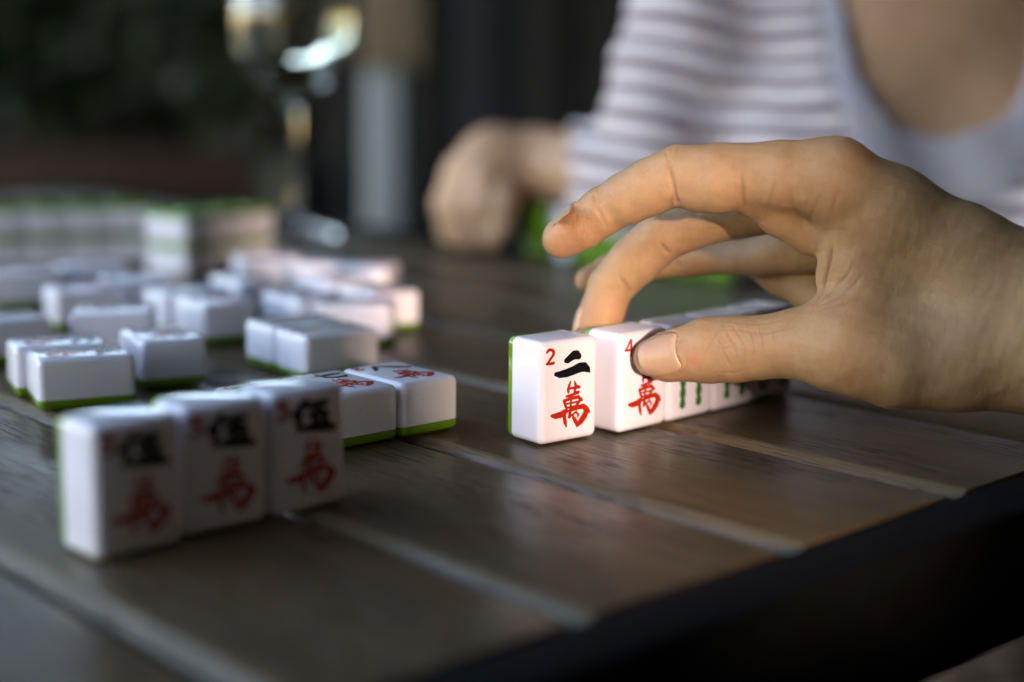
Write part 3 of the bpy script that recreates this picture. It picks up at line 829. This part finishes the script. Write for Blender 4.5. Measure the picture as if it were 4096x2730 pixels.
def hand_mesh():
    H = HAND
    fd = Field((8, 480, 2), (232, 690, 132), 0.6)
    body = fd.blank()
    for t in H['palm']:
        add_tri(fd, body, t, 4)
    for t in H['web']:
        add_tri(fd, body, t, 6)
    add_chain(fd, body, H['back'], 8)
    add_chain(fd, body, H['thenar'], 8)
    add_chain(fd, body, H['forearm'][:4], 14)
    add_chain(fd, body, H['mound'], 4)
    add_chain(fd, body, H['heel'], 6)
    out = body.copy()
    for nm, kj in (('thumb', 10.0), ('index', 6.0), ('middle', 5.0), ('ring', 5.0), ('little', 5.0)):
        G = fd.blank()
        add_chain(fd, G, H[nm], 1.2)
        out = np.minimum(out, smin(body, G, kj))
    F = out
    # gentle smoothing of the field so joints read as flesh
    for _ in range(3):
        for ax in range(3):
            F = (np.roll(F, 1, ax) + 2 * F + np.roll(F, -1, ax)) * 0.25
    V, Q = surface_nets(fd, F)
    V = V - fd.sample(F, V)[:, None] * fd.grad(F, V) * 0.7
    nrm = fd.grad(F, V)
    crease = np.zeros(len(V)); disp = np.zeros(len(V))
    rng = np.random.default_rng(3)
    for pts, dep, wid in H['crease']:
        P = onto(fd, F, pts)
        best = np.full(len(V), 99.0)
        lo, hi = P.min(0) - 8, P.max(0) + 8
        m = np.where(((V > lo) & (V < hi)).all(1))[0]
        if not len(m):
            continue
        W = V[m]
        ends = np.full(len(m), 1.0)
        for i, (a, b) in enumerate(zip(P[:-1], P[1:])):
            d = b - a
            t = np.clip(((W - a) @ d) / float(d @ d + 1e-9), 0, 1)
            dist = np.linalg.norm(W - a - t[:, None] * d, axis=1)
            gpos = (i + t) / (len(P) - 1)
            better = dist < best[m]
            best[m] = np.where(better, dist, best[m])
            ends = np.where(better, np.clip(np.minimum(gpos, 1 - gpos) * 5 + 0.25, 0, 1), ends)
        g = np.exp(-(best[m] / wid) ** 2) * ends
        rim = np.exp(-((best[m] - 2.0 * wid) / wid) ** 2) * ends
        disp[m] += 1.35 * (-dep * g + 0.18 * dep * rim)
        if dep > 0:
            crease[m] = np.maximum(crease[m], g * min(1, 0.5 + dep * 0.5))
    red = np.zeros(len(V))
    for nm, r, amt in (('thumb', 16, .16), ('index', 17, .20), ('middle', 19, .28), ('ring', 14, .25)):
        tip = np.array(H[nm][0][:3])
        red = np.maximum(red, amt * np.exp(-(np.linalg.norm(V - tip, axis=1) / r) ** 2))
    for sp in H['spots']:
        P = onto(fd, F, [sp])
        red = np.maximum(red, 0.75 * np.exp(-(np.linalg.norm(V - P[0], axis=1) / 2.0) ** 2))
    # low relief of the flesh: tendons on the back, faint unevenness
    w1 = np.sin(V[:, 0] * .31 + 2.1 * np.sin(V[:, 2] * .11)) * np.sin(V[:, 2] * .37 + V[:, 1] * .21 + 1.3 * np.sin(V[:, 0] * .09))
    w2 = np.sin(V[:, 0] * .83 + V[:, 2] * .52) * np.sin(V[:, 2] * .91 - V[:, 0] * .37 + V[:, 1] * .6)
    disp += 0.16 * w1 + 0.06 * w2
    # nails pressed a little into the flesh around their rim
    nails = []
    for nl in H['nails']:
        c = np.array(nl['c'], float)
        ax = np.array(nl['tip'], float) - c
        n = np.array(nl['n'], float) - c
        ax /= np.linalg.norm(ax)
        n -= ax * (n @ ax); n /= np.linalg.norm(n)
        sd_ = np.cross(n, ax)
        nu, nv = 25, 21
        U = np.linspace(-.5, .5, nu); Vv = np.linspace(-.5, .5, nv)
        pts = []
        for u in U:
            for v in Vv:
                # rounded outline: straight sides, arched root and tip
                uu = u
                shrink = 1.0
                if u > 0.22:
                    shrink = math.sqrt(max(0.0, 1 - ((u - 0.22) / 0.30) ** 2)) * 0.98
                if u < -0.24:
                    shrink = 0.70 + 0.30 * math.sqrt(max(0.0, 1 - ((-0.24 - u) / 0.262) ** 2))
                pts.append(c + ax * (uu * nl['len'] - 0.9 * (2 * v) ** 2 * (1 if u < -.3 else 0)) + sd_ * (v * nl['wid'] * shrink) + n * 14)
        pts = np.array(pts, np.float32)
        dirn = -n.astype(np.float32)
        for _ in range(60):
            d = fd.sample(F, pts)
            pts = pts + dirn * np.clip(d, -1, 1)[:, None] * 0.7
            if np.abs(d).max() < 0.02:
                break
        g = fd.grad(F, pts)
        # a flatter, smoother plate than the flesh under it
        uu, vv = np.meshgrid(U, Vv, indexing='ij')
        ee = np.clip(np.minimum((0.5 - np.abs(vv.ravel())) * 5, (uu.ravel() + .5) * 7), 0, 1)
        ee = ee * ee * (3 - 2 * ee)
        lift = 0.16 + 0.30 * ee
        top = pts + g * lift[:, None]
        bot = pts - g * 0.5
        nails.append((top, bot, nu, nv, uu.ravel() + .5))
        cen = pts
        m = np.where(np.linalg.norm(V - c, axis=1) < 22)[0]
        if len(m):
            dm = np.linalg.norm(V[m][:, None, :] - cen[None, ::3, :], axis=2).min(1)
            under = dm < 0.6
            ringd = np.exp(-((dm - 1.5) / 0.8) ** 2)
            disp[m] += np.where(under, -0.25, (0.28 if nl['wid'] > 14 else 0.1) * ringd)
            crease[m] = np.maximum(crease[m], (0.14 if nl['wid'] > 14 else 0.0) * np.exp(-((dm - 0.9) / 0.4) ** 2))
    V = V + nrm * disp[:, None]
    return fd, F, V, Q, crease, red, nails

def build_near_person():
    fd, F, V, Q, crease, red, nails = hand_mesh()
    # past the finely meshed hand the arm goes on, coarser, as part of the same body mesh
    fa = Field((225, 20, -20), (700, 640, 420), 3.0)
    A = fa.blank(200.0)
    for q in HAND['palm']:
        add_tri(fa, A, q, 4)
    for q in HAND['web']:
        add_tri(fa, A, q, 6)
    add_chain(fa, A, HAND['back'][-2:], 8)
    add_chain(fa, A, HAND['thenar'][-2:], 8)
    add_chain(fa, A, HAND['forearm'] + [[470., 330., 60., 46.], [580., 210., 190., 52.], [610., 130., 360., 60.]], 14)
    Va, Qa = surface_nets(fa, A)
    Va = Va - fa.sample(A, Va)[:, None] * fa.grad(A, Va) * 0.6
    Q = np.concatenate([Q, Qa + len(V)])
    V = np.concatenate([V, Va])
    crease = np.concatenate([crease, np.zeros(len(Va))])
    red = np.concatenate([red, np.zeros(len(Va))])
    root_me = np_mesh('person', V, Q)
    attr(root_me, 'crease', crease)
    attr(root_me, 'redness', red)
    o = mesh_obj('person', root_me, M_SKIN)
    tag(o, 'bare right hand reaching in from the right edge, thumb and middle finger gripping a tile', 'person')
    for top, bot, nu, nv, u in nails:
        VV = np.concatenate([top, bot])
        f = []
        n0 = nu * nv
        def q(i, j): return i * nv + j
        for i in range(nu - 1):
            for j in range(nv - 1):
                f.append((q(i, j), q(i + 1, j), q(i + 1, j + 1), q(i, j + 1)))
        rim = [q(i, 0) for i in range(nu)] + [q(nu - 1, j) for j in range(1, nv)] + [q(i, nv - 1) for i in range(nu - 2, -1, -1)] + [q(0, j) for j in range(nv - 2, 0, -1)]
        for a, b in zip(rim, rim[1:] + rim[:1]):
            f.append((a, a + n0, b + n0, b))
        me = np_mesh('fingernail', VV, np.array(f))
        attr(me, 'nail_u', np.concatenate([u, u]))
        bm = bmesh.new(); bm.from_mesh(me)
        bmesh.ops.remove_doubles(bm, verts=bm.verts, dist=1e-5)
        bmesh.ops.recalc_face_normals(bm, faces=bm.faces)
        bm.to_mesh(me); bm.free()
        for p in me.polygons: p.use_smooth = True
        mesh_obj('fingernail', me, M_NAIL, o)
    return o
near = build_near_person()

# ------------------------------------------------------------------ the player in the striped top
def build_far_person():
    fd = Field((-80, 930, -420), (560, 1360, 640), 4.5)
    F = fd.blank(200.0)
    cx, cy = 292, 1150
    # torso, shoulders, neck, head
    add_ellipsoid(fd, F, (cx, cy, -150), (150, 98, 300), 30, 0)
    add_ellipsoid(fd, F, (cx, cy + 4, 120), (158, 100, 190), 50, 0)
    add_cone(fd, F, (cx - 105, cy + 15, 285, 62), (cx + 105, cy + 15, 285, 62), 60)
    add_ellipsoid(fd, F, (cx - 62, cy - 62, 60), (70, 55, 75), 45)
    add_ellipsoid(fd, F, (cx + 70, cy - 62, 60), (70, 55, 75), 45)
    add_cone(fd, F, (cx, cy + 20, 300, 56), (cx, cy + 8, 400, 52), 40)
    add_ellipsoid(fd, F, (cx, cy - 10, 500), (74, 92, 108), 25)
    add_cone(fd, F, (cx, cy - 100, 492, 11), (cx, cy - 112, 478, 13), 14)      # nose
    add_cone(fd, F, (cx - 18, cy - 94, 452, 7), (cx + 18, cy - 94, 452, 7), 10)  # mouth
    add_ellipsoid(fd, F, (cx - 76, cy + 2, 492), (9, 18, 28), 8)
    add_ellipsoid(fd, F, (cx + 76, cy + 2, 492), (9, 18, 28), 8)
    for sx in (-1, 1):
        add_ellipsoid(fd, F, (cx + sx * 30, cy - 92, 508), (15, 9, 8), 8)
    # right arm (left in the picture), bent, forearm lying on the table
    add_cone(fd, F, (cx - 128, cy + 5, 285, 56), (105, 1125, 60, 44), 30)
    add_cone(fd, F, (105, 1125, 60, 42), (20, 1190, 70, 27), 20)
    # left arm, down behind the near hand
    add_cone(fd, F, (cx + 130, cy + 5, 285, 56), (470, 1110, 60, 44), 30)
    add_cone(fd, F, (470, 1110, 60, 42), (380, 1010, 45, 27), 20)
    # right hand: back of the hand, knuckles up, fingers down on the table
    hand = [((20, 1190, 70, 27), (-14, 1188, 66, 27)), ((-14, 1188, 66, 26), (-20, 1176, 52, 24))]
    for a, b in hand:
        add_cone(fd, F, a, b, 14)
    return fd, F, cx, cy

def far_person():
    fd, F, cx, cy = build_far_person()
    V, Q = surface_nets(fd, F)
    V = V - fd.sample(F, V)[:, None] * fd.grad(F, V) * 0.6
    # finer right hand with separate fingers, melted into the wrist of the same body field
    fh = Field((-85, 1120, 0), (70, 1240, 125), 1.6)
    G = fh.blank()
    add_chain(fh, G, [(60, 1160, 67, 29), (20, 1190, 70, 26), (-8, 1192, 72, 26)], 10)
    add_ellipsoid(fh, G, (-18, 1180, 60), (31, 25, 38), 14)
    for i, (kx, ky, kz, tx, ty, r) in enumerate(((-22, 1160, 62, -18, 1152, 8.5), (-34, 1170, 66, -34, 1160, 9), (-42, 1184, 66, -46, 1176, 8.8), (-46, 1198, 60, -54, 1194, 7.8))):
        add_chain(fh, G, [(-14, 1182, 70, 13), (kx, ky, kz, r + 2.5), ((kx + tx) / 2 - 5, (ky + ty) / 2 - 4, 38, r + .8), (tx + 2, ty, 12, r - 1)], 4)
    add_chain(fh, G, [(-8, 1168, 60, 14), (-8, 1152, 42, 11), (-10, 1148, 20, 9)], 5)
    Vh, Qh = surface_nets(fh, G)
    Vh = Vh - fh.sample(G, Vh)[:, None] * fh.grad(G, Vh) * 0.6
    # body: keep below the cloth everything, drop the part of the coarse field that the fine hand replaces
    keep = ~((V[:, 0] < 38) & (V[:, 1] > 1140) & (V[:, 2] < 130))
    fk = keep[Q].all(1)
    Qb = Q[fk]
    n0 = len(V)
    VV = np.concatenate([V, Vh])
    QQ = np.concatenate([Qb, Qh + n0])
    me = np_mesh('person', VV, QQ)
    attr(me, 'crease', np.zeros(len(VV))); attr(me, 'redness', np.zeros(len(VV)))
    o = mesh_obj('person', me, M_SKIN_FAR)
    tag(o, 'person in a striped top with a low square neckline sitting across the table', 'person')
    # --- clothing: the same body, a few millimetres out, cut at neckline and cuffs
    Fc = F - 4.0
    Vc, Qc = surface_nets(fd, Fc)
    Vc = Vc - fd.sample(Fc, Vc)[:, None] * fd.grad(Fc, Vc) * 0.6
    x, y, z = Vc.T
    rng = np.random.default_rng(2)
    folds = 2.2 * np.sin(x * .09 + z * .05) + 1.6 * np.sin(z * .16 + x * .03)
    Vc = Vc + fd.grad(Fc, Vc) * (folds * 0.8)[:, None]
    nx, nz = (x - cx) / 70.0, (z - 330) / 226.0
    neck = (np.abs(nx) ** 3.2 + np.abs(nz) ** 3.2) ** (1 / 3.2)
    front = y < cy + 40
    head = z > 335
    on_arm = x < 128 + (z - 100) * 0.35
    tcoord = ((np.array([105, 1125, 60]) - np.array([cx - 128, cy + 5, 285])))
    L = np.linalg.norm(tcoord)
    s_arm = ((Vc - np.array([cx - 128, cy + 5, 285])) @ (tcoord / L))
    stripe = np.where(on_arm, s_arm / 18.0, -z / 16.5)
    cut_wrist = ((x < 42) & (z < 140)) | ((y < 1030) & (x > 360) & (z < 90) & (x < 400))
    keepc = ~(cut_wrist | head | ((neck < 1.0) & front))
    trim = keepc & (neck < 1.24) & front
    kf = keepc[Qc].all(1)
    tf = kf & trim[Qc].all(1)
    for nm, sel, mat in (('striped_top', kf & ~tf, M_CLOTH), ('neckline_trim', tf, M_TRIM)):
        q = Qc[sel]
        used = np.unique(q)
        remap = np.full(len(Vc), -1); remap[used] = np.arange(len(used))
        m2 = np_mesh(nm, Vc[used], remap[q])
        attr(m2, 'stripe', stripe[used])
        ob = mesh_obj(nm, m2, mat, o)
        so = ob.modifiers.new('thickness', 'SOLIDIFY'); so.thickness = 0.003; so.offset = 0.6
    # hair: a cap round the skull
    fhx = Field((cx - 130, cy - 130, 380), (cx + 130, cy + 150, 660), 8.0)
    K = fhx.blank(200.0)
    add_ellipsoid(fhx, K, (cx, cy + 14, 520), (88, 92, 108), 10)
    add_ellipsoid(fhx, K, (cx, cy + 70, 460), (70, 50, 80), 20)
    X = fhx.ax[0][:, None, None]; Y = fhx.ax[1][None, :, None]; Z = fhx.ax[2][None, None, :]
    K = np.maximum(K, -(np.sqrt((X - cx) ** 2 / 1.0 + (Y - (cy - 110)) ** 2 + (Z - 480) ** 2 * .7) - 92))
    Vk, Qk = surface_nets(fhx, K)
    mesh_obj('hair', np_mesh('hair', Vk, Qk), plain('dark_hair', (0.03, 0.02, 0.014), 0.5, 0.4, 0.3, 80), o)
    return o
far_person()

# ------------------------------------------------------------------ wine glass
def lathe(name, prof, seg=64):
    bm = bmesh.new()
    rows = []
    for r, z in prof:
        if r < 1e-6:
            rows.append([bm.verts.new((0, 0, z))])
        else:
            rows.append([bm.verts.new((r * math.cos(2 * math.pi * k / seg), r * math.sin(2 * math.pi * k / seg), z)) for k in range(seg)])
    for a, b in zip(rows[:-1], rows[1:]):
        for k in range(seg):
            k2 = (k + 1) % seg
            if len(a) == 1 and len(b) == 1: continue
            if len(a) == 1: bm.faces.new((a[0], b[k], b[k2]))
            elif len(b) == 1: bm.faces.new((a[k], a[k2], b[0]))
            else: bm.faces.new((a[k], a[k2], b[k2], b[k]))
    bmesh.ops.recalc_face_normals(bm, faces=bm.faces)
    return bm_mesh(name, bm, True)

def bowl_r(z):   # outer radius of the bowl, z from its bottom
    pts = [(0, 0.004), (0.006, 0.016), (0.018, 0.032), (0.035, 0.044), (0.055, 0.050), (0.075, 0.051), (0.095, 0.048), (0.125, 0.041)]
    for (a, ra), (b, rb) in zip(pts[:-1], pts[1:]):
        if z <= b:
            t = (z - a) / (b - a)
            return ra + (rb - ra) * t
    return pts[-1][1]

def build_glass():
    g = empty('wine_glass', (-.188, 1.30, 0.0005))
    tag(g, 'blurred stemmed wine glass holding white wine', 'wine glass')
    zb = 0.112
    outer = [(0, 0), (0.040, 0.0), (0.0405, 0.0012), (0.036, 0.003), (0.018, 0.0065), (0.007, 0.012), (0.0046, 0.022), (0.0040, 0.05), (0.0040, 0.085), (0.0048, 0.103)]
    zs = np.linspace(0, 0.125, 26)
    outer += [(max(bowl_r(z), 0.0052), zb + z) for z in zs]
    inner = [(max(bowl_r(z) - 0.0014, 0.002), zb + z) for z in zs[::-1] if z > 0.006] + [(0, zb + 0.0062)]
    mesh_obj('glass', lathe('glass', outer + [(bowl_r(.125) - .0007, zb + .1256)] + inner), M_GLASS, g)
    lv = 0.108
    w = [(0, zb + 0.0064)] + [(bowl_r(z) - 0.0016, zb + z) for z in np.linspace(0.0068, lv, 30)] + [(0, zb + lv)]
    mesh_obj('wine', lathe('wine', w), M_WINE, g)
    return g
build_glass()

# ------------------------------------------------------------------ surroundings
FL = -0.74
def structure(name, me, mat):
    o = mesh_obj(name, me, mat)
    o['kind'] = 'structure'
    return o
structure('ground', box_mesh('ground', -60, 60, -60, 60, FL - .40, FL - .03), M_SOIL)
structure('patio_floor', box_mesh('patio_floor', -1.5, 4.2, -2.6, 6.4, FL - .028, FL), M_DECK)

# covered terrace: roof, back wall of upright boards, added unseen baffle whose slot shapes the sunlight
roof = empty('terrace_roof', (0, 0, 1.72))
tag(roof, 'boarded terrace roof over the table, with an added wing shading the shrubs', 'roof')
mesh_obj('roof_deck', box_mesh('roof_deck', -0.90, 4.3, -2.7, 6.5, 0.0, 0.09), M_ROOF, roof)
mesh_obj('roof_deck', box_mesh('roof_deck', -6.0, -0.942, 2.6, 6.5, 0.002, 0.088), M_ROOF, roof)  # added wing, out of view, keeping sky light off the shrubs
mesh_obj('fascia', box_mesh('fascia', -6.0, -0.95, 2.56, 2.598, -0.25, 0.13), M_ROOF, roof)  # front drop of the added wing, blocks more of the sky
mesh_obj('fascia', box_mesh('fascia', -0.94, -0.902, -2.7, 6.5, -0.07, 0.13), M_ROOF, roof)

back = empty('boarded_wall', (0, 0, FL))
tag(back, 'dark wall of upright charcoal boards behind the players', 'wall')
rng = random.Random(8)
x = -6.0
i = 0
while x < 4.2:
    yb = 4.30 if x > -0.62 else 5.10
    w = 0.19 + rng.uniform(-.01, .01)
    mesh_obj('board', box_mesh('board', x + .004, x + w - .004, yb + rng.uniform(0, .008), yb + .06, 0.0, 2.46 if x > -0.62 else 1.86, .004, 1), M_BOARD2 if i % 3 == 1 else M_BOARD, back)
    x += w; i += 1
mesh_obj('backing', box_mesh('backing', -0.56, 4.2, 4.362, 4.42, 0.0, 2.46), M_BOARD, back)
mesh_obj('backing', box_mesh('backing', -6.0, -0.50, 5.162, 5.22, 0.0, 1.86), M_BOARD, back)

side = empty('side_wall', (0, 0, FL))
tag(side, 'dark rendered wall closing the terrace on the right', 'wall')
mesh_obj('wall_panel', box_mesh('wall_panel', 4.2, 4.34, -2.6, 6.4, 0.0, 2.46), M_WALL, side)

rear = empty('sun_slot_baffle', (0, 0, FL))  # added out of view to trim the sun to a narrow strip
tag(rear, 'dark baffle added behind the camera, its slot shaping the sun on the tiles', 'wall')
mesh_obj('wall_panel', box_mesh('wall_panel', -1.45, 0.618, -1.32, -1.2, 0.0, 2.46), M_WALL, rear)
mesh_obj('wall_panel', box_mesh('wall_panel', 0.6185, 0.7545, -1.318, -1.202, 0.0, 0.74 + 0.27), M_WALL, rear)
mesh_obj('wall_panel', box_mesh('wall_panel', 0.6185, 0.7545, -1.318, -1.202, 0.74 + 0.45, 2.46), M_WALL, rear)
mesh_obj('wall_panel', box_mesh('wall_panel', 0.755, 4.2, -1.32, -1.2, 0.0, 2.46), M_WALL, rear)

post = empty('grey_post', (-.222, 2.6, FL))
tag(post, 'slim grey post with a beige block on top behind the wine glass', 'post')
mesh_obj('shaft', box_mesh('shaft', -.033, .033, -.033, .033, 0.0, 0.885, .006, 2), M_POST, post)
mesh_obj('block', box_mesh('block', -.036, .075, -.05, .05, 0.8855, 1.12, .008, 2), M_BEIGE, post)

# planter and hedge at the left
pl = empty('timber_planter', (-1.5, 4.0, FL))
tag(pl, 'low dark brown timber planter below the hedge', 'planter')
for k in range(4):
    mesh_obj('plank', box_mesh('plank', -1.7, 0.80, 0.0, 0.04, k * .17 + .003, (k + 1) * .17 - .003, .004, 1), M_BROWN, pl)
mesh_obj('soil', box_mesh('soil', -1.7, 0.80, 0.042, 0.9, 0.0, 0.62), M_SOIL, pl)

def hedge(name, cx, cy, cz, rx, ry, rz_, n, label, seed):
    o = empty(name, (cx, cy, cz - rz_))
    tag(o, label, 'hedge', 'dark shrubs in the planter')
    r = np.random.default_rng(seed)
    d = r.normal(size=(n, 3)); d /= np.linalg.norm(d, axis=1, keepdims=True)
    lump = 1 + .18 * np.sin(d[:, 0] * 7 + seed) * np.sin(d[:, 2] * 6 + 1) + .1 * np.sin(d[:, 1] * 13)
    rad = (r.uniform(0.35, 1.0, n) ** .5) * lump
    P = d * rad[:, None] * np.array([rx, ry, rz_]) + np.array([0, 0, rz_])
    V = []; Q = []
    a = r.normal(size=(n, 3)); a /= np.linalg.norm(a, axis=1, keepdims=True)
    b = np.cross(a, r.normal(size=(n, 3))); b /= np.linalg.norm(b, axis=1, keepdims=True)
    s = r.uniform(.02, .045, n)[:, None]
    V = np.stack([P - a * s, P + b * s * .5, P + a * s, P - b * s * .5], 1).reshape(-1, 3)
    Q = np.arange(4 * n).reshape(-1, 4)
    ob = mesh_obj('foliage', np_mesh('foliage', V, Q, 1.0, False), M_LEAF, o)
    bm = bmesh.new()
    for k in range(5):
        aa = k * 1.256
        v0 = bm.verts.new((0.03 * math.cos(aa), 0.03 * math.sin(aa), 0)); 
    bm.free()
    st = lathe('stem', [(0, -.06), (.022, -.06), (.016, rz_ * .8), (.006, rz_ * 1.5), (0, rz_ * 1.5)], 8)
    mesh_obj('stem', st, M_BROWN, o)
    return o
for k, (hx, hy, hr, hz, lab) in enumerate(((-2.75, 4.5, .42, .40, 'dark green shrub at the far left end of the planter'),
        (-2.05, 4.45, .46, .44, 'dark green shrub left in the planter behind the stacked walls'),
        (-1.40, 4.5, .44, .40, 'dark green shrub in the middle of the planter'),
        (-0.85, 4.45, .36, .42, 'dark green shrub right in the planter next to the wine glass'))):
    hedge('shrub', hx, hy, hz - .06, hr, .38, hz, 2600, lab, 11 + k)
